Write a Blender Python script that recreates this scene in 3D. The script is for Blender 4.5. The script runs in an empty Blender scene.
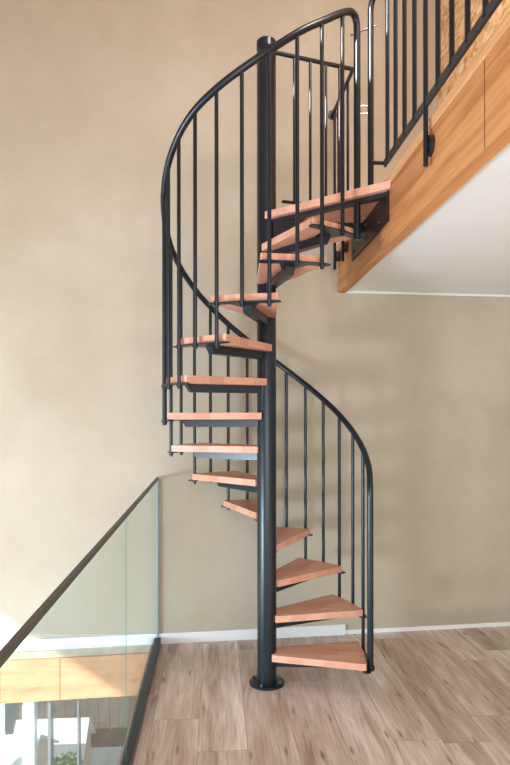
import bpy, bmesh, math, random
from mathutils import Vector, Matrix
random.seed(7)
S = bpy.context.scene
COL = S.collection
PI = math.pi

# ------------------------------------------------------------------ camera
F_PX, Y0 = 601.543, 412.448
CAM = Vector((-0.30834, -3.58605, 1.61825)); TH = 0.06642; ROLL = -0.00098
cd = bpy.data.cameras.new('camera'); cam = bpy.data.objects.new('camera', cd); COL.objects.link(cam)
cd.sensor_fit = 'VERTICAL'; cd.sensor_height = 36.0; cd.lens = F_PX / 765 * 36.0
cd.shift_y = (Y0 - 382.5) / 765; cd.clip_start = 0.05; cd.clip_end = 200
fw = Vector((math.sin(TH), math.cos(TH), 0)); rt = Vector((math.cos(TH), -math.sin(TH), 0)); up = Vector((0, 0, 1))
r2 = rt * math.cos(ROLL) + up * math.sin(ROLL); u2 = up * math.cos(ROLL) - rt * math.sin(ROLL)
M4 = Matrix((r2, u2, -fw)).transposed().to_4x4(); M4.translation = CAM
cam.matrix_world = M4
S.camera = cam

# ------------------------------------------------------------------ light
S.view_settings.view_transform = 'Standard'; S.view_settings.look = 'None'
S.view_settings.exposure = 0.37; S.view_settings.gamma = 1.0; S.view_settings.use_curve_mapping = False
w = bpy.data.worlds.new('sky'); S.world = w; w.use_nodes = True
bg = w.node_tree.nodes['Background']; bg.inputs[0].default_value = (0.86, 0.93, 1.0, 1); bg.inputs[1].default_value = 1.0
sd = bpy.data.lights.new('sun', 'SUN'); sun = bpy.data.objects.new('sun', sd); COL.objects.link(sun)
sd.energy = 8.0; sd.angle = math.radians(0.8); sd.color = (1.0, 0.97, 0.92)
SUN_DIR = Vector((1.0, 1.0, -0.727)).normalized()
sun.rotation_euler = SUN_DIR.to_track_quat('-Z', 'Y').to_euler(); sun.location = (-9, -9, 7)


def area(name, loc, direction, sx, sy, power, color):
    d = bpy.data.lights.new(name, 'AREA'); d.shape = 'RECTANGLE'; d.size = sx; d.size_y = sy; d.energy = power; d.color = color
    o = bpy.data.objects.new(name, d); COL.objects.link(o); o.location = loc
    o.rotation_euler = Vector(direction).to_track_quat('-Z', 'Y').to_euler()
    return o


# daylight coming in through the tall glazed wall on the left and the glazing behind the viewer
area('window_daylight', (-4.05, -2.6, 0.3), (1, 0.1, -0.1), 4.2, 1.8, 118, (0.64, 0.84, 1.0))
area('window_daylight_bright', (-4.0, -2.7, 0.45), (1, 0.35, 0), 0.45, 0.45, 115, (0.80, 0.90, 1.0))
area('rear_window_daylight', (0.1, -5.85, 2.2), (0.05, 1, 0.0), 3.4, 2.7, 95, (1.0, 0.97, 0.94))
area('upper_wall_fill', (0.75, -1.3, 4.74), (0.05, 0.35, -1), 0.6, 0.6, 34, (1.0, 0.99, 0.94))  # added fill lamp to brighten the upper wall, no roof opening above it


# ------------------------------------------------------------------ materials
def srgb(r, g, b):
    f = lambda c: (c / 255 / 12.92) if c / 255 <= 0.04045 else ((c / 255 + 0.055) / 1.055) ** 2.4
    return (f(r), f(g), f(b), 1)


class NT:
    def __init__(s, name):
        s.m = bpy.data.materials.new(name); s.m.use_nodes = True; s.t = s.m.node_tree
        s.b = s.t.nodes['Principled BSDF']; s.out = s.t.nodes['Material Output']

    def n(s, typ, **kw):
        x = s.t.nodes.new(typ)
        for k, v in kw.items():
            if k.startswith('i_'):
                x.inputs[int(k[2:]) if k[2:].isdigit() else k[2:].replace('_', ' ')].default_value = v
            else: setattr(x, k, v)
        return x

    def l(s, a, b): s.t.links.new(a, b)

    def math(s, op, a, b=None):
        x = s.n('ShaderNodeMath', operation=op)
        for i, v in enumerate((a, b)):
            if v is None: continue
            if isinstance(v, (int, float)): x.inputs[i].default_value = v
            else: s.l(v, x.inputs[i])
        return x.outputs[0]

    def ramp(s, fac, stops):
        x = s.n('ShaderNodeValToRGB'); e = x.color_ramp.elements
        while len(e) < len(stops): e.new(0.5)
        for el, (p, c) in zip(e, stops): el.position = p; el.color = c
        s.l(fac, x.inputs[0]); return x.outputs[0]

    def mix(s, fac, a, b, mode='MIX'):
        x = s.n('ShaderNodeMix', data_type='RGBA', blend_type=mode)
        for i, v in ((0, fac), (6, a), (7, b)):
            if isinstance(v, (int, float)): x.inputs[i].default_value = v
            elif isinstance(v, tuple): x.inputs[i].default_value = v
            else: s.l(v, x.inputs[i])
        return x.outputs[2]

    def coords(s, scale=(1, 1, 1), kind='Object'):
        t = s.n('ShaderNodeTexCoord'); m = s.n('ShaderNodeMapping'); m.inputs['Scale'].default_value = scale
        s.l(t.outputs[kind], m.inputs[0]); return m.outputs[0]

    def noise(s, vec, scale, detail=4, rough=0.5, dist=0.0):
        x = s.n('ShaderNodeTexNoise'); x.inputs['Scale'].default_value = scale; x.inputs['Detail'].default_value = detail
        x.inputs['Roughness'].default_value = rough; x.inputs['Distortion'].default_value = dist
        s.l(vec, x.inputs['Vector']); return x.outputs[0]

    def bump(s, h, strength, dist=0.01):
        x = s.n('ShaderNodeBump'); x.inputs['Strength'].default_value = strength; x.inputs['Distance'].default_value = dist
        s.l(h, x.inputs['Height']); s.l(x.outputs[0], s.b.inputs['Normal'])


def simple(name, col, rough=0.5, metal=0.0, spec=0.5):
    t = NT(name); t.b.inputs['Base Color'].default_value = col; t.b.inputs['Roughness'].default_value = rough
    t.b.inputs['Metallic'].default_value = metal; t.b.inputs['Specular IOR Level'].default_value = spec
    return t.m


def m_plaster():
    t = NT('clay_plaster'); c = t.coords()
    n1 = t.noise(c, 1.1, 3, 0.5); n2 = t.noise(c, 6, 5, 0.6)
    a = t.ramp(n1, [(0.35, srgb(179, 167, 147)), (0.65, srgb(189, 179, 161))])
    b = t.ramp(n2, [(0.3, (0.94, 0.94, 0.93, 1)), (0.7, (1, 1, 1, 1))])
    t.l(t.mix(1.0, a, b, 'MULTIPLY'), t.b.inputs['Base Color']); t.b.inputs['Roughness'].default_value = 0.9
    t.b.inputs['Specular IOR Level'].default_value = 0.2
    t.bump(t.noise(c, 25, 4), 0.12, 0.01); return t.m


def m_white(name='white_paint', col=(226, 226, 224), rough=0.7):
    t = NT(name); c = t.coords(); n = t.noise(c, 3, 3)
    r0 = srgb(*[v - 4 for v in col]); r1 = srgb(*col)
    t.l(t.ramp(n, [(0.3, r0), (0.7, r1)]), t.b.inputs['Base Color']); t.b.inputs['Roughness'].default_value = rough
    return t.m


def m_beech():
    t = NT('beech_staves'); c = t.coords()
    br = t.n('ShaderNodeTexBrick', offset=0.42, offset_frequency=2)
    br.inputs['Scale'].default_value = 1; br.inputs['Brick Width'].default_value = 0.21; br.inputs['Row Height'].default_value = 0.042
    br.inputs['Mortar Size'].default_value = 0.0; br.inputs['Bias'].default_value = 0.0
    br.inputs['Color1'].default_value = srgb(212, 150, 125); br.inputs['Color2'].default_value = srgb(230, 178, 154)
    t.l(c, br.inputs['Vector'])
    g = t.noise(t.coords((4, 60, 60)), 1.6, 4, 0.6)
    gr = t.ramp(g, [(0.3, (0.86, 0.83, 0.80, 1)), (0.7, (1.03, 1.03, 1.03, 1))])
    t.l(t.mix(1.0, br.outputs[0], gr, 'MULTIPLY'), t.b.inputs['Base Color']); t.b.inputs['Roughness'].default_value = 0.42
    return t.m


def m_timber(name, dark, light, along='y'):
    t = NT(name)
    sc = {'y': (14, 0.7, 14), 'x': (0.7, 14, 14)}[along]
    c = t.coords(sc); g = t.noise(c, 1.5, 6, 0.6, 0.6); g2 = t.noise(t.coords(tuple(v * 5 for v in sc)), 1.2, 3)
    a = t.ramp(g, [(0.3, srgb(*dark)), (0.62, srgb(*light))])
    b = t.ramp(g2, [(0.35, (0.88, 0.85, 0.8, 1)), (0.65, (1, 1, 1, 1))])
    col = t.mix(1.0, a, b, 'MULTIPLY')
    kn = t.n('ShaderNodeTexVoronoi'); kn.inputs['Scale'].default_value = 1.0
    ks = {'y': (1, 1.5, 5), 'x': (1.5, 1, 5)}[along]
    t.l(t.coords(ks), kn.inputs['Vector'])
    k = t.ramp(kn.outputs['Distance'], [(0.03, (1, 1, 1, 1)), (0.07, (0, 0, 0, 1))])
    t.l(t.mix(t.math('MULTIPLY', k, 0.55), col, srgb(96, 52, 22)), t.b.inputs['Base Color'])
    t.b.inputs['Roughness'].default_value = 0.5; t.bump(g2, 0.1, 0.003); return t.m


def m_osb():
    t = NT('osb_board'); c = t.coords((1, 1, 1))
    nz = t.n('ShaderNodeTexNoise'); nz.inputs['Scale'].default_value = 9; t.l(c, nz.inputs['Vector'])
    mx = t.n('ShaderNodeMix', data_type='RGBA'); mx.inputs[0].default_value = 0.06
    t.l(c, mx.inputs[6]); t.l(nz.outputs[1], mx.inputs[7])
    v = t.n('ShaderNodeTexVoronoi'); v.inputs['Scale'].default_value = 36
    mp = t.n('ShaderNodeMapping'); mp.inputs['Scale'].default_value = (1, 0.5, 1.1); mp.inputs['Rotation'].default_value = (0.5, 0, 0)
    t.l(mx.outputs[2], mp.inputs[0]); t.l(mp.outputs[0], v.inputs['Vector'])
    sp = t.n('ShaderNodeSeparateColor'); t.l(v.outputs['Color'], sp.inputs[0])
    a = t.ramp(sp.outputs[0], [(0.0, srgb(200, 146, 96)), (0.3, srgb(222, 172, 118)), (0.7, srgb(234, 192, 142)), (1.0, srgb(244, 212, 170))])
    n = t.noise(t.coords((1, 0.5, 1)), 22, 3)
    d = t.ramp(n, [(0.32, (0.68, 0.6, 0.5, 1)), (0.46, (1, 1, 1, 1))])
    t.l(t.mix(1.0, a, d, 'MULTIPLY'), t.b.inputs['Base Color']); t.b.inputs['Roughness'].default_value = 0.6
    return t.m


def m_floor():
    t = NT('vinyl_oak_planks')
    tc = t.n('ShaderNodeTexCoord'); sx = t.n('ShaderNodeSeparateXYZ'); t.l(tc.outputs['Object'], sx.inputs[0])
    px = t.math('DIVIDE', t.math('SUBTRACT', sx.outputs[0], 0.327), 0.24)
    i = t.math('FLOOR', px); fx = t.math('SUBTRACT', px, i)
    wn = t.n('ShaderNodeTexWhiteNoise', noise_dimensions='1D'); t.l(t.math('ADD', i, 17.3), wn.inputs['W'])
    py = t.math('ADD', t.math('DIVIDE', t.math('ADD', sx.outputs[1], 0.69), 1.35), t.math('MULTIPLY', wn.outputs[0], 1.0))
    j = t.math('FLOOR', py); fy = t.math('SUBTRACT', py, j)
    cb = t.n('ShaderNodeCombineXYZ'); t.l(i, cb.inputs[0]); t.l(j, cb.inputs[1])
    w2 = t.n('ShaderNodeTexWhiteNoise', noise_dimensions='2D'); t.l(cb.outputs[0], w2.inputs['Vector'])
    rnd = w2.outputs[0]
    # grain, shifted per plank
    gv = t.n('ShaderNodeCombineXYZ')
    t.l(t.math('ADD', t.math('MULTIPLY', sx.outputs[0], 9.0), t.math('MULTIPLY', rnd, 37.0)), gv.inputs[0])
    t.l(t.math('ADD', t.math('MULTIPLY', sx.outputs[1], 1.1), t.math('MULTIPLY', rnd, 11.0)), gv.inputs[1])
    g = t.noise(gv.outputs[0], 1.3, 6, 0.62, 0.9)
    gf = t.n('ShaderNodeCombineXYZ')
    t.l(t.math('ADD', t.math('MULTIPLY', sx.outputs[0], 60.0), t.math('MULTIPLY', rnd, 91.0)), gf.inputs[0])
    t.l(t.math('MULTIPLY', sx.outputs[1], 3.0), gf.inputs[1])
    g2 = t.noise(gf.outputs[0], 1.5, 4, 0.6)
    base = t.ramp(rnd, [(0.0, srgb(196, 178, 167)), (0.5, srgb(214, 199, 189)), (1.0, srgb(228, 216, 208))])
    shade = t.ramp(g, [(0.27, (0.46, 0.37, 0.31, 1)), (0.43, (0.86, 0.82, 0.79, 1)), (0.68, (1.14, 1.14, 1.15, 1))])
    col = t.mix(1.0, base, shade, 'MULTIPLY')
    lv = t.n('ShaderNodeCombineXYZ')
    t.l(t.math('ADD', t.math('MULTIPLY', sx.outputs[0], 5.0), t.math('MULTIPLY', rnd, 23.0)), lv.inputs[0])
    t.l(t.math('MULTIPLY', sx.outputs[1], 0.9), lv.inputs[1])
    big = t.noise(lv.outputs[0], 1.4, 3, 0.5, 0.5)
    tone = t.ramp(big, [(0.34, (0.80, 0.72, 0.66, 1)), (0.5, (0.97, 0.95, 0.93, 1)), (0.66, (1.12, 1.12, 1.14, 1))])
    col = t.mix(1.0, col, tone, 'MULTIPLY')
    fine = t.ramp(g2, [(0.3, (0.76, 0.72, 0.69, 1)), (0.6, (1.05, 1.05, 1.05, 1))])
    col = t.mix(1.0, col, fine, 'MULTIPLY')
    kv = t.n('ShaderNodeCombineXYZ')
    t.l(t.math('ADD', t.math('MULTIPLY', sx.outputs[0], 17.0), t.math('MULTIPLY', rnd, 5.0)), kv.inputs[0])
    t.l(t.math('MULTIPLY', sx.outputs[1], 3.4), kv.inputs[1])
    kn = t.n('ShaderNodeTexVoronoi'); kn.inputs['Scale'].default_value = 0.8; t.l(kv.outputs[0], kn.inputs['Vector'])
    k = t.ramp(kn.outputs['Distance'], [(0.03, (1, 1, 1, 1)), (0.16, (0, 0, 0, 1))])
    col = t.mix(t.math('MULTIPLY', k, 0.85), col, srgb(88, 62, 48))
    ex = t.math('MINIMUM', fx, t.math('SUBTRACT', 1.0, fx)); ey = t.math('MINIMUM', fy, t.math('SUBTRACT', 1.0, fy))
    e = t.math('MAXIMUM', t.math('LESS_THAN', ex, 0.009), t.math('LESS_THAN', ey, 0.0016))
    col = t.mix(t.math('MULTIPLY', e, 0.4), col, srgb(110, 88, 72))
    t.l(col, t.b.inputs['Base Color'])
    t.l(t.ramp(g, [(0.3, (0.42, 0.42, 0.42, 1)), (0.7, (0.28, 0.28, 0.28, 1))]), t.b.inputs['Roughness'])
    t.bump(g2, 0.12, 0.002); return t.m


def m_glass(name, tint, gloss=0.35):
    t = NT(name); t.t.nodes.remove(t.b)
    tr = t.n('ShaderNodeBsdfTransparent'); tr.inputs[0].default_value = tint
    gl = t.n('ShaderNodeBsdfGlossy'); gl.inputs['Roughness'].default_value = 0.02; gl.inputs[0].default_value = (1, 1, 1, 1)
    fr = t.n('ShaderNodeFresnel'); fr.inputs[0].default_value = 1.45
    mx = t.n('ShaderNodeMixShader'); t.l(t.math('MULTIPLY', fr.outputs[0], gloss), mx.inputs[0])
    t.l(tr.outputs[0], mx.inputs[1]); t.l(gl.outputs[0], mx.inputs[2]); t.l(mx.outputs[0], t.out.inputs[0])
    return t.m


def m_metal():
    t = NT('anthracite_powder_coat'); c = t.coords()
    n = t.noise(c, 90, 2)
    t.l(t.ramp(n, [(0.3, srgb(13, 26, 35)), (0.7, srgb(17, 32, 42))]), t.b.inputs['Base Color'])
    t.b.inputs['Roughness'].default_value = 0.3; t.b.inputs['Specular IOR Level'].default_value = 0.5
    t.bump(n, 0.05, 0.001); return t.m


def m_leaf():
    t = NT('shrub_leaf'); n = t.noise(t.coords(), 12, 3)
    t.l(t.ramp(n, [(0.3, srgb(58, 110, 44)), (0.7, srgb(120, 170, 84))]), t.b.inputs['Base Color']); return t.m


PLASTER = m_plaster(); WHITE = m_white(); SKIRT = m_white('skirting_paint', (236, 238, 240), 0.45)
BEECH = m_beech(); BEAM = m_timber('larch_glulam', (166, 100, 54), (206, 144, 90)); BEAMX = m_timber('larch_wall_beam', (196, 146, 106), (216, 170, 130), 'x')
NOSE = m_timber('floor_edge_strip', (206, 146, 96), (230, 178, 130)); OSB = m_osb(); FLOOR = m_floor(); METAL = m_metal()
CHROME = simple('polished_steel', srgb(205, 205, 208), 0.18, 1.0); BLACK = simple('black_steel', srgb(26, 26, 28), 0.45)
GLASS = m_glass('greenish_safety_glass', srgb(247, 252, 252)); WGLASS = m_glass('window_glass', srgb(240, 246, 246))
GEDGE = simple('glass_edge', srgb(92, 118, 112), 0.3); CAP = simple('dark_grey_cap', srgb(74, 74, 70), 0.5)
ALU = simple('pale_aluminium', srgb(160, 168, 166), 0.6)
ROOF = m_timber('roof_boards', (150, 90, 42), (184, 120, 62))


# ------------------------------------------------------------------ mesh helpers
class MB:
    def __init__(s): s.bm = bmesh.new()

    def prism(s, poly, z0, z1, bev=0.0):
        """polygon in xy, extruded z0..z1"""
        a = [s.bm.verts.new((x, y, z0)) for x, y in poly]; b = [s.bm.verts.new((x, y, z1)) for x, y in poly]
        n = len(poly); fs = [s.bm.faces.new(a[::-1]), s.bm.faces.new(b)]
        for i in range(n): fs.append(s.bm.faces.new((a[i], a[(i + 1) % n], b[(i + 1) % n], b[i])))
        if bev:
            es = list({e for f in fs for e in f.edges})
            bmesh.ops.bevel(s.bm, geom=es, offset=bev, segments=2, profile=0.6, affect='EDGES')
        return s

    def box(s, x0, x1, y0, y1, z0, z1, bev=0.0):
        return s.prism([(x0, y0), (x1, y0), (x1, y1), (x0, y1)], z0, z1, bev)

    def hexa(s, v8, bev=0.0):
        v = [s.bm.verts.new(p) for p in v8]
        fs = [s.bm.faces.new([v[i] for i in q]) for q in ((3, 2, 1, 0), (4, 5, 6, 7), (0, 1, 5, 4), (1, 2, 6, 5), (2, 3, 7, 6), (3, 0, 4, 7))]
        if bev:
            es = list({e for f in fs for e in f.edges})
            bmesh.ops.bevel(s.bm, geom=es, offset=bev, segments=2, affect='EDGES')
        return s

    def tube(s, pts, r, seg=14, caps=True):
        pts = [Vector(p) for p in pts]; rs = r if isinstance(r, (list, tuple)) else [r] * len(pts)
        T = []
        for i in range(len(pts)):
            a = pts[max(i - 1, 0)]; b = pts[min(i + 1, len(pts) - 1)]; T.append((b - a).normalized())
        nrm = T[0].orthogonal().normalized(); rings = []
        for i, p in enumerate(pts):
            nrm = (nrm - T[i] * nrm.dot(T[i])).normalized(); bn = T[i].cross(nrm)
            rings.append([s.bm.verts.new(p + (nrm * math.cos(2 * PI * k / seg) + bn * math.sin(2 * PI * k / seg)) * rs[i]) for k in range(seg)])
        for a, b in zip(rings, rings[1:]):
            for k in range(seg):
                f = s.bm.faces.new((a[k], a[(k + 1) % seg], b[(k + 1) % seg], b[k])); f.smooth = True
        if caps:
            s.bm.faces.new(rings[0][::-1]); s.bm.faces.new(rings[-1])
        return s

    def lathe(s, prof, seg=40, c=(0, 0)):
        """closed-ended profile [(r,z)] around z at c"""
        rings = [[s.bm.verts.new((c[0] + r * math.cos(2 * PI * k / seg), c[1] + r * math.sin(2 * PI * k / seg), z)) for k in range(seg)] for r, z in prof]
        for a, b in zip(rings, rings[1:]):
            for k in range(seg):
                f = s.bm.faces.new((a[k], a[(k + 1) % seg], b[(k + 1) % seg], b[k])); f.smooth = True
        s.bm.faces.new(rings[0][::-1]); s.bm.faces.new(rings[-1]); return s

    def build(s, name, mat, parent=None, **props):
        bmesh.ops.recalc_face_normals(s.bm, faces=s.bm.faces[:])
        me = bpy.data.meshes.new(name); s.bm.to_mesh(me); s.bm.free()
        me.materials.append(mat)
        if any(p.use_smooth for p in me.polygons):
            try: me.set_sharp_from_angle(angle=math.radians(40))
            except Exception: pass
        o = bpy.data.objects.new(name, me); COL.objects.link(o); o.parent = parent
        for k, v in props.items(): o[k] = v
        return o


def struct(name, mb, mat, **kw): return mb.build(name, mat, None, kind='structure', **kw)


def thing(name, label, cat, loc=(0, 0, 0), rz=0, group=None):
    o = bpy.data.objects.new(name, None); COL.objects.link(o); o.location = loc; o.rotation_euler = (0, 0, rz)
    o.empty_display_size = 0.1
    o['label'] = label; o['category'] = cat
    if group: o['group'] = group
    return o


# ------------------------------------------------------------------ room shell
YW, DL = 0.71064, 0.06529
tn, cs, sn = math.tan(DL), math.cos(DL), math.sin(DL)


def wy(x, d=0.0): return YW + tn * x + d / cs      # y of the back wall plane at x, moved d behind it


def wall_slab(mb, x0, x1, z0, z1, d0=0.0, d1=0.25, bev=0.0):
    return mb.prism([(x0, wy(x0, d0)), (x1, wy(x1, d0)), (x1, wy(x1, d1)), (x0, wy(x0, d1))], z0, z1, bev)


XL, XR, YF = -4.2, 3.6, -6.0
LOW = -2.85
XG = -0.709; XB1, XB2 = 0.587, 0.643
ZC = 2.502; ZU = 2.80
struct('wall_back', wall_slab(MB(), XL, XR, -0.06, 5.0), PLASTER)
struct('floor', MB().prism([(XG - 0.045, YF), (XR, YF), (XR, wy(XR)), (XG - 0.045, wy(XG - 0.045))], -0.30, 0.0), FLOOR)
# left gable wall: a glazed opening from the lower floor up to z = 2.01
HEAD = 0.25 - 0.727 * (XL - 0.25 + 1.765)
lw = MB(); lw.box(XL - 0.25, XL, YF, 0.6, HEAD, 5.0)
lw.box(XL - 0.25, XL, -0.05, wy(XL) + 0.2, LOW, HEAD); lw.box(XL - 0.25, XL, YF, -5.4, LOW, HEAD)
struct('wall_left', lw, PLASTER)
struct('wall_front_sunblock', MB().box(XL, XR, YF - 0.2, YF, 3.62, 5.0), PLASTER)  # unseen header added behind the camera to keep sun off the visible floor
struct('wall_right', MB().box(XR, XR + 0.2, YF, wy(XR) + 0.2, LOW, 5.0), PLASTER)
rf = MB().box(XL - 0.25, XR + 0.2, YF, -2.40, 4.8, 4.83); rf.box(XL - 0.25, XR + 0.2, -1.60, 1.2, 4.8, 4.83)   # round the roof window
rf.box(XL - 0.25, -1.60, -2.40, -1.60, 4.8, 4.83); rf.box(-0.70, XR + 0.2, -2.40, -1.60, 4.8, 4.83)
struct('ceiling', rf, ROOF)
# upper floor
struct('ceiling_soffit', MB().prism([(XB2, YF), (XR, YF), (XR, wy(XR)), (XB2, wy(XB2))], ZC + 0.003, 2.60), WHITE)
struct('floor_upper', MB().prism([(XB2, YF), (XR, YF), (XR, wy(XR)), (XB2, wy(XB2))], 2.601, ZU), OSB)
struct('trim_1', MB().prism([(XB1, YF), (XB2, YF), (XB2, wy(XB2)), (XB1, wy(XB1))], ZC - 0.013, 2.79, 0.003), BEAM)
struct('trim_2', MB().prism([(XB1 - 0.004, YF), (XB2 + 0.06, YF), (XB2 + 0.06, wy(XB2)), (XB1 - 0.004, wy(XB1))], 2.7915, 2.838, 0.002), NOSE)
struct('trim_3', MB().box(XB1 - 0.0012, XB1, -1.645, -1.641, ZC - 0.011, 2.788), simple('beam_joint', srgb(110, 62, 28), 0.7))
struct('trim_4', wall_slab(MB(), XB2, XR, ZC - 0.012, ZC + 0.002, -0.012, 0.0), WHITE)
struct('wall_osb', MB().box(1.352, 1.38, YF, wy(1.352) - 0.001, ZU + 0.001, 4.8), OSB)
# skirtings
struct('baseboard_back', wall_slab(MB(), XL, 0.638, 0.0, 0.075, -0.018, -0.0, 0.002), SKIRT)
struct('baseboard_right', wall_slab(MB(), 0.640, XR, 0.0, 0.03, -0.008, 0.0, 0.002), SKIRT)
# timber floor beam in the back wall beside the stair void
struct('trim_5', wall_slab(MB(), XL, XG - 0.045, -0.35, -0.062, -0.010, 0.2, 0.002), BEAMX)
for nm, x in (('trim_6', -1.372), ('trim_7', -1.765)):
    struct(nm, wall_slab(MB(), x, x + 0.006, -0.349, -0.063, -0.0115, -0.0100), simple('board_joint_' + nm, srgb(150, 96, 52), 0.7))
# lower storey
struct('floor_lower', MB().box(XL, XR, YF, 1.0, LOW - 0.15, LOW), m_white('pale_screed', (190, 188, 184)))
struct('wall_lower', wall_slab(MB(), -0.70, XR, LOW, -0.302, 0.0, 0.2), PLASTER)
w1 = wall_slab(wall_slab(MB(), XL, -0.71, -0.375, -0.36, 0.06, 0.12), XL, -0.71, LOW, LOW + 0.08, 0.05, 0.12)
wf = w1.build('window_1', m_white('window_frame_white', (235, 238, 240)), None, kind='structure')
for x0, x1, mt in ((-1.63, -1.555, 'w'), (-1.465, -1.445, 'g'), (-1.267, -1.257, 'g'), (-3.0, -2.93, 'w'), (-0.80, -0.72, 'w')):
    wall_slab(MB(), x0, x1, LOW + 0.081, -0.376, 0.045, 0.125).build('window_frame', m_white('frame_' + mt, (235, 238, 240) if mt == 'w' else (120, 128, 132)), wf)
wall_slab(MB(), XL, -0.71, LOW + 0.08, -0.375, 0.08, 0.09).build('window_pane', WGLASS, wf)

# ------------------------------------------------------------------ outside, seen through the lower window
struct('ground', MB().box(-14, 8, 1.25, 14, LOW - 0.35, LOW - 0.2), simple('pale_paving', srgb(222, 226, 230), 0.8))


def plank_fence(x0, x1, y, z0, z1, label):
    o = thing('board_fence', label, 'fence', ((x0 + x1) / 2, y, z0))
    cx = (x0 + x1) / 2; m = simple('dark_fence_boards', srgb(92, 84, 80), 0.8)
    mb = MB(); x = x0
    while x < x1:
        mb.box(x - cx, min(x + 0.14, x1) - cx, -0.015, 0.015, 0.05, z1 - z0, 0.003); x += 0.145
    mb.build('board_panel', m, o)
    for k in range(3): MB().box(x0 - cx + k * (x1 - x0 - 0.08) / 2, x0 - cx + k * (x1 - x0 - 0.08) / 2 + 0.08, 0.02, 0.10, 0, z1 - z0 + 0.03).build('post', m, o)
    return o


plank_fence(-3.2, -2.1, 5.3, LOW - 0.2, -1.0, 'farther dark board fence outside, behind the small white shed roof')
plank_fence(-2.2, 0.6, 4.85, LOW - 0.2, -1.0, 'nearer dark board fence outside, to the right of the shed roofs')


def shed(x, y, wdt, dep, eave, ridge, label, rz=0.0):
    o = thing('garden_shed', label, 'shed', (x, y, LOW - 0.2), rz)
    h = eave - (LOW - 0.2); hr = ridge - (LOW - 0.2)
    a = MB(); bm = a.bm
    # body with gables at both x ends, ridge along x
    v = [bm.verts.new(p) for p in ((-wdt, -dep, 0), (-wdt, dep, 0), (-wdt, dep, h), (-wdt, 0, hr), (-wdt, -dep, h), (0, -dep, 0), (0, dep, 0), (0, dep, h), (0, 0, hr), (0, -dep, h))]
    for q in ((0, 1, 2, 3, 4), (5, 9, 8, 7, 6), (0, 4, 9, 5), (1, 6, 7, 2), (2, 7, 8, 3), (4, 3, 8, 9), (0, 5, 6, 1)): bm.faces.new([v[i] for i in q])
    a.build('shed_body', simple('cream_boards', srgb(226, 206, 188), 0.7), o)
    for sgn in (-1, 1):
        e = 0.06; dy = dep + e; hz = h - e * (hr - h) / dep
        mb = MB(); mb.hexa([(-wdt - 0.05, 0, hr + .005), (0.05, 0, hr + .005), (0.05, sgn * dy, hz + .005), (-wdt - 0.05, sgn * dy, hz + .005),
                            (-wdt - 0.05, 0, hr + .035), (0.05, 0, hr + .035), (0.05, sgn * dy, hz + .035), (-wdt - 0.05, sgn * dy, hz + .035)])
        mb.build('roof_panel', m_white('white_roof_sheet', (240, 240, 238)), o)
    return o


shed(-2.21, 2.95, 2.4, 0.7, -2.28, -1.83, 'cream shed with a white roof outside, at the far left of the window')
shed(-1.95, 4.16, 0.8, 0.36, -2.62, -2.28, 'small white-roofed shed outside, in front of the farther dark fence')
sh = thing('green_shrub', 'small green leafy shrub between the white shed roofs outside', 'shrub', (-1.80, 2.60, LOW - 0.2))
mb = MB()
for _ in range(500):
    u = random.random() * 2 * PI; z = 0.5 + random.random() * 0.68; r = 0.15 * math.sqrt(random.random()) * (1.2 - abs(z - 0.85))
    p = Vector((r * math.cos(u), r * math.sin(u), z)); d = Vector((random.uniform(-1, 1), random.uniform(-1, 1), random.uniform(-.2, 1))).normalized() * 0.05
    s = d.orthogonal().normalized() * 0.018
    mb.bm.faces.new([mb.bm.verts.new(q) for q in (p, p + d * 0.5 + s, p + d, p + d * 0.5 - s)])
mb.build('foliage', m_leaf(), sh)
MB().tube([(0, 0, 0), (0.01, 0, 0.5), (0.0, 0.01, 0.95)], [0.015, 0.012, 0.006], 8).build('stem', simple('bark', srgb(90, 70, 50), 0.9), sh)
hs = thing('pale_house', 'pale rendered house wall outside, behind the cream shed', 'house', (-4.9, 5.2, LOW - 0.2))
MB().box(-2.5, 1.6, 0, 3, 0, 4.0).build('house_wall', m_white('house_render', (206, 212, 216)), hs)
for k in range(2): MB().box(-1.6 + 1.5 * k, -0.7 + 1.5 * k, -0.03, -0.001, 1.0, 2.2).build('window', simple('house_window', srgb(150, 160, 168), 0.3), hs)

# ------------------------------------------------------------------ glass balustrade along the void
gb = thing('glass_balustrade', 'frameless clear glass balustrade with dark cap rail beside the stair void', 'balustrade', (XG, 0.69, 0.0))
y_end = wy(XG) - 0.005 - 0.69
MB().box(-0.024, 0.024, -6.0, y_end - 0.02, 0.0005, 0.052, 0.003).build('floor_channel', METAL, gb, label='dark blue grey floor channel')
for y0, y1 in ((-1.557, y_end - 0.024), (-3.2, -1.561), (-5.0, -3.204)):
    g = MB().box(-0.005, 0.005, y0, y1, 0.03, 1.155).build('glass_panel', GLASS, gb)
    MB().box(0.0042, 0.0056, y1 + 0.0008, y1 + 0.0030, 0.064, 1.149).build('seam_strip', GEDGE, g)
MB().box(-0.009, 0.009, -6.0, y_end - 0.01, 1.150, 1.166, 0.003).build('cap_rail', CAP, gb, label='thin dark grey cap rail')
MB().box(-0.008, 0.008, y_end - 0.022, y_end - 0.002, 0.0, 1.15, 0.001).build('wall_profile', ALU, gb)

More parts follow.
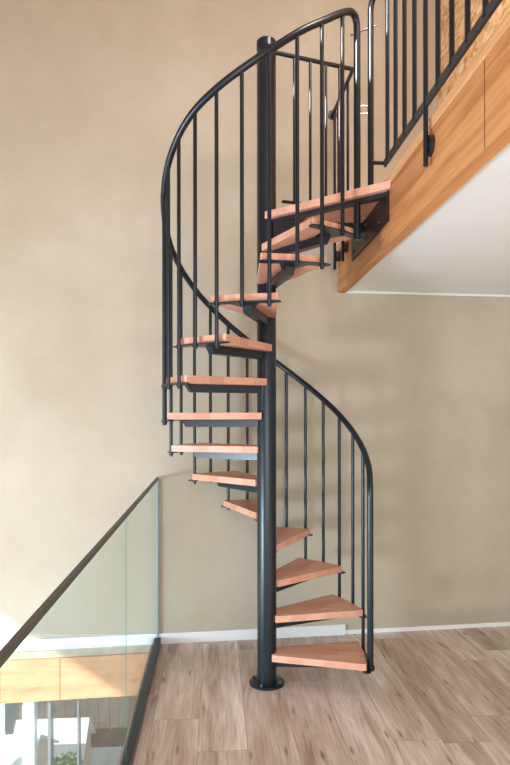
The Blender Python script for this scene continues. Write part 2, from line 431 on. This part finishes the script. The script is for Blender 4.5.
# ------------------------------------------------------------------ spiral staircase
st = thing('spiral_staircase', 'black steel spiral staircase with beech treads in front of the plaster wall', 'staircase')
R_ = 0.5915; PH = -0.39755; ST = 0.45232; WD = 0.59643; RISE1 = 0.21768
PR = 0.0575; RR = 0.608; NT_ = 13
TZ = [RISE1 + 0.2 * k + {0: -0.026, 1: -0.004, 3: 0.008, 12: -0.01}.get(k, 0.0) for k in range(NT_)]
pole = MB().lathe([(PR, 0.012), (PR, 3.815), (PR - 0.004, 3.822)]).build('center_pole', METAL, st)
MB().lathe([(PR + 0.0015, 3.79), (PR + 0.0015, 3.832), (PR - 0.006, 3.84), (0.01, 3.842)]).build('pole_cap', METAL, pole)
MB().lathe([(PR + 0.0008, 1.205), (PR + 0.0008, 1.211)]).build('joint_ring', BLACK, pole)
fl = MB().lathe([(0.106, 0.0005), (0.106, 0.010), (0.103, 0.0125), (0.06, 0.0125)]).build('base_flange', METAL, st)
for k in range(4):
    a = math.radians(-118 + 90 * k)
    b = MB(); b.lathe([(0.0095, 0.0125), (0.0095, 0.021), (0.0045, 0.0212), (0.0045, 0.030)], 6, (0.084 * math.cos(a), 0.084 * math.sin(a)))
    b.build('bolt', simple('zinc_bolt', srgb(110, 120, 128), 0.35, 0.7) if k < 3 else BLACK, fl)

HW = R_ * math.sin(WD / 2); OX = R_ * math.cos(WD / 2)
TH_ = 0.040


def tread_board():
    return MB().prism([(0.030, -0.064), (OX - 0.002, -HW - 0.001), (OX + 0.004, -HW + 0.006), (OX + 0.012, 0), (OX + 0.004, HW - 0.006), (OX - 0.002, HW + 0.001), (0.030, 0.064)], -TH_, 0, 0.0025)


def tread_arm():
    z = -TH_ - 0.001; h = 0.045
    mb = MB()
    w = 0.024
    mb.hexa([(0.03, -w, z - h), (0.482, -w, z - h), (0.482, w, z - h), (0.03, w, z - h), (0.03, -w, z), (0.512, -w, z), (0.512, w, z), (0.03, w, z)], 0.002)
    return mb


def tread_bracket():
    z1 = -TH_ - 0.001; z0 = z1 - 0.006; mb = MB()
    a = 0.608 * math.sin(WD / 2) + 0.012
    mb.prism([(0.44, -0.03), (0.555, -0.075), (0.545, -a + 0.02), (0.555, -a), (0.585, -a), (0.598, -a + 0.03), (0.612, -0.02), (0.612, 0.02), (0.598, a - 0.03),
              (0.585, a), (0.555, a), (0.545, a - 0.02), (0.555, 0.075), (0.44, 0.03)], z0, z1)
    return mb


protoT = None
for k in range(NT_):
    zt = TZ[k]; a = PH + WD / 2 + ST * k
    if protoT is None:
        t = tread_board().build('tread', BEECH, st)
        kids = [tread_arm().build('support_arm', METAL, t), tread_bracket().build('baluster_bracket', METAL, t)]
        protoT = (t, kids)
    else:
        t = protoT[0].copy(); COL.objects.link(t); t.parent = st
        for c in protoT[1]:
            d = c.copy(); COL.objects.link(d); d.parent = t
    t.location = (0, 0, zt); t.rotation_euler = (0, 0, a)

# handrail height as a function of angle in degrees
HP = [(-16, 1.204), (20, 1.495), (58, 1.802), (100, 2.141), (140, 2.464), (161, 2.634), (176, 2.770), (192, 2.918), (209, 3.058), (224, 3.168), (240, 3.258),
      (254, 3.338), (268, 3.428), (282.6, 3.535), (294, 3.612), (308, 3.712), (316, 3.745), (326, 3.76)]


def hz(d):
    for i in range(len(HP) - 1):
        if d <= HP[i + 1][0] or i == len(HP) - 2:
            (a0, z0), (a1, z1) = HP[i], HP[i + 1]
            m0 = (HP[i + 1][1] - HP[i - 1][1]) / (HP[i + 1][0] - HP[i - 1][0]) if i > 0 else (z1 - z0) / (a1 - a0)
            m1 = (HP[i + 2][1] - z0) / (HP[i + 2][0] - a0) if i + 2 < len(HP) else (z1 - z0) / (a1 - a0)
            t = (d - a0) / (a1 - a0); L = a1 - a0
            return (2 * t ** 3 - 3 * t * t + 1) * z0 + (t ** 3 - 2 * t * t + t) * L * m0 + (-2 * t ** 3 + 3 * t * t) * z1 + (t ** 3 - t * t) * L * m1


def cylp(deg, z, r=RR): a = math.radians(deg); return Vector((r * math.cos(a), r * math.sin(a), z))


def arcfillet(p0, pc, p1, n=8):
    """quadratic bend from p0 via corner pc to p1"""
    return [(p0 * (1 - t) ** 2 + pc * 2 * t * (1 - t) + p1 * t * t) for t in [i / n for i in range(n + 1)]]


D0, D1 = -15.0, 318.2
pts = [cylp(D0, 0.140), cylp(D0, 0.6), cylp(D0, hz(D0) - 0.085)]
pts += arcfillet(cylp(D0, hz(D0) - 0.08), cylp(D0, hz(D0)), cylp(D0 + 8, hz(D0 + 8)))
d = D0 + 10
while d < D1 - 6: pts.append(cylp(d, hz(d))); d += 3
pts += arcfillet(cylp(D1 - 6, hz(D1 - 6)), cylp(D1, hz(D1) - 0.002), cylp(D1, hz(D1) - 0.075))
pts += [cylp(D1, 3.2), cylp(D1, RISE1 + 2.4 - 0.075)]
MB().tube(pts, 0.0185, 16).build('handrail', METAL, st)
for dd, z in ((D0, 0.128), ):
    p = cylp(dd, z); MB().lathe([(0.022, z), (0.025, z + 0.004), (0.025, z + 0.022), (0.0225, z + 0.026)], 20, (p.x, p.y)).build('post_foot', BLACK, st)

nb = 0
for k in range(NT_):
    zt = TZ[k]; zn = TZ[min(k + 1, NT_ - 1)]
    for frac in (0.5, 1.0):
        if frac == 0.5: deg = math.degrees(PH + WD / 2 + ST * k)
        else: deg = math.degrees(PH + WD / 2 + ST * (k + 0.5))
        if k == NT_ - 1 and frac == 1.0: continue
        if k >= 11: deg += 0.4
        z0 = zt - TH_ - 0.032
        p0 = cylp(deg, z0); mb = MB().tube([p0, cylp(deg, hz(deg) - 0.010)], 0.0105, 12)
        b = mb.build('baluster', METAL, st)
        zc = [zt - TH_ - 0.018] + ([zn - TH_ - 0.018] if frac == 1.0 else [])
        for z in zc: MB().lathe([(0.0155, z), (0.0155, z + 0.018)], 12, (p0.x, p0.y)).build('collar', METAL, b)

# landing at the top of the stair
zl = 2.80
ld = MB().prism([(-0.014, -0.062), (0.584, -0.583), (0.584, 0.12), (0.05, 0.075), (-0.03, 0.06)], zl - 0.042, zl, 0.0025).build('landing_board', BEECH, st)
fdir = Vector((0.576, -0.47, 0)).normalized(); fn = Vector((-fdir.y, fdir.x, 0))


def strip(p, q, thick, z0, z1, mat, name, par):
    p, q = Vector(p), Vector(q); dd = (q - p).normalized(); n = Vector((-dd.y, dd.x)) * thick
    return MB().prism([tuple(p), tuple(q), tuple(q + n), tuple(p + n)], z0, z1, 0.001).build(name, mat, par)


zz = zl - 0.043
strip((0.03, -0.06), (0.576, -0.535), 0.045, zz - 0.022, zz, BLACK, 'support_angle', ld)
strip((0.04, 0.03), (0.576, -0.025), 0.04, zz - 0.05, zz, BLACK, 'support_angle', ld)
# gusset at the pole
g = MB(); a = math.atan2(fdir.y, fdir.x) + 0.12
ca, sa = math.cos(a), math.sin(a)
def gp(x, y, z): return (x * ca - y * sa, x * sa + y * ca, z)
g.hexa([gp(0.03, -0.02, zz - 0.125), gp(0.06, -0.02, zz - 0.125), gp(0.06, 0.02, zz - 0.125), gp(0.03, 0.02, zz - 0.125),
        gp(0.03, -0.02, zz), gp(0.26, -0.02, zz), gp(0.26, 0.02, zz), gp(0.03, 0.02, zz)])
g.build('pole_gusset', BLACK, ld)
pl = MB().box(XB1 - 0.011, XB1 - 0.0015, -0.55, 0.27, 2.600, zz).build('mounting_plate', BLACK, ld)
for y in (-0.40, -0.11, 0.18):
    for z in (2.64, 2.72):
        b = MB(); b.tube([(XB1 - 0.011, y, z), (XB1 - 0.019, y, z)], 0.011, 6); b.tube([(XB1 - 0.019, y, z), (XB1 - 0.028, y, z)], 0.005, 8)
        b.build('bolt', simple('dark_bolt', srgb(70, 70, 72), 0.4, 0.6), pl)

# ------------------------------------------------------------------ guard railing round the back of the landing
gr = thing('landing_railing', 'black square-cornered railing behind the top landing, running from pole to wall', 'railing', (0.576, 0.16, 2.66))
O = Vector((0.576, 0.16, 2.66))
def L(p): return tuple(Vector(p) - O)
ZT = 3.78
C_ = (0.562, 0.155)
wend = wy(0.546) - 0.004
rail = MB(); rail.tube([L((PR * 0.95, 0.012, ZT)), L((C_[0], C_[1], ZT))], 0.013, 12)
rail.build('top_rail', METAL, gr)
MB().tube([L((C_[0], C_[1] - 0.004, ZT)), L((0.546, wend, ZT))], 0.013, 12).build('top_rail', METAL, gr)
MB().tube([L((0.546, wend - 0.008, ZT)), L((0.546, wend + 0.003, ZT))], 0.034, 20).build('wall_flange', BLACK, gr)
MB().tube([L((0.10, 0.05, 2.90)), L((C_[0], C_[1], 2.90))], 0.010, 10).build('bottom_rail', METAL, gr)
for x, y in ((0.175, 0.048), (0.277, 0.076), (0.379, 0.104), (0.47, 0.129)):
    MB().tube([L((x, y, 2.90)), L((x, y, ZT))], 0.009, 10).build('baluster', METAL, gr)
for i, y in enumerate((0.29, 0.43, 0.555, 0.67)):
    post = i in (1, 3); x = C_[0] - 0.016 * (y - 0.155) / 0.59
    b = MB().tube([L((x, y, 2.64 if post else 2.87)), L((x, y, ZT))], 0.0105 if post else 0.009, 10).build('baluster', METAL, gr)
    if post:
        MB().tube([L((x + 0.005, y, 2.735)), L((XB1 - 0.0005, y, 2.735))], 0.036, 20).build('mounting_disc', BLACK, b)
MB().tube([L((0.562, 0.155, 2.90)), L((0.548, 0.67, 2.90))], 0.010, 10).build('bottom_rail', METAL, gr)

# ------------------------------------------------------------------ railing along the upper floor edge
ur = thing('upper_floor_railing', 'black steel bar railing fixed to the timber edge beam of the upper floor', 'railing', (0.55, -1.24, 2.63))
O = Vector((0.55, -1.24, 2.63)); RX = 0.562; ZB, ZTT = 2.893, 3.845
EP = Vector((0.525, -0.415, 0))
pts = [Vector(L((EP.x, EP.y, zl + 0.001))), Vector(L((EP.x, EP.y, 3.3))), Vector(L((EP.x, EP.y, ZTT - 0.10)))]
pts += arcfillet(Vector(L((EP.x, EP.y, ZTT - 0.09))), Vector(L((EP.x, EP.y, ZTT))), Vector(L((RX, EP.y - 0.10, ZTT))))
pts += [Vector(L((RX, -2.0, ZTT))), Vector(L((RX, -4.4, ZTT)))]
MB().tube(pts, 0.0165, 14).build('top_rail', METAL, ur)
bb = MB(); bb.box(RX - 0.006 - O.x, RX + 0.006 - O.x, -4.4 - O.y, -0.555 - O.y, ZB - 0.02 - O.z, ZB + 0.02 - O.z, 0.002)
bb.build('bottom_rail', METAL, ur)
MB().tube([L((RX, -0.557, ZB)), L((EP.x, EP.y, 2.955))], 0.010, 10).build('bottom_rail', METAL, ur)
y = -0.60; i = 0
while y > -4.3:
    low = i in (4, 14, 24)
    yy = y
    b = MB().tube([L((RX, yy, 2.635 if low else ZB)), L((RX, yy, ZTT))], 0.0105, 12).build('baluster', METAL, ur)
    if low:
        MB().tube([L((RX + 0.004, yy, 2.72)), L((XB1 - 0.0005, yy, 2.72))], 0.012, 12).build('spacer', BLACK, b)
        MB().tube([L((XB1 - 0.016, yy, 2.72)), L((XB1 - 0.0005, yy, 2.72))], 0.042, 24).build('mounting_disc', BLACK, b)
    i += 1; y -= 0.138
# chrome link rod and square catch between stair handrail and railing
SP = cylp(D1, 0)
dv = (Vector((EP.x, EP.y, 0)) - SP).normalized()
a0 = SP - dv * 0.035; a1 = EP + dv * 0.035
MB().tube([L((a0.x, a0.y, 3.64)), L((a1.x, a1.y, 3.69))], 0.0055, 10).build('link_rod', CHROME, ur, label='chrome link rod')
m0 = SP + dv * 0.014; m1 = EP - dv * 0.014
c = MB(); zc = 3.24
c.tube([L((m0.x, m0.y, zc + 0.02)), L((m1.x, m1.y, zc + 0.02))], 0.004, 8); c.tube([L((m0.x, m0.y, zc - 0.02)), L((m1.x, m1.y, zc - 0.02))], 0.004, 8)
c.tube([L((m0.x, m0.y, zc - 0.022)), L((m0.x, m0.y, zc + 0.022))], 0.004, 8); c.tube([L((m1.x, m1.y, zc - 0.022)), L((m1.x, m1.y, zc + 0.022))], 0.004, 8)
c.build('square_catch', CHROME, ur)
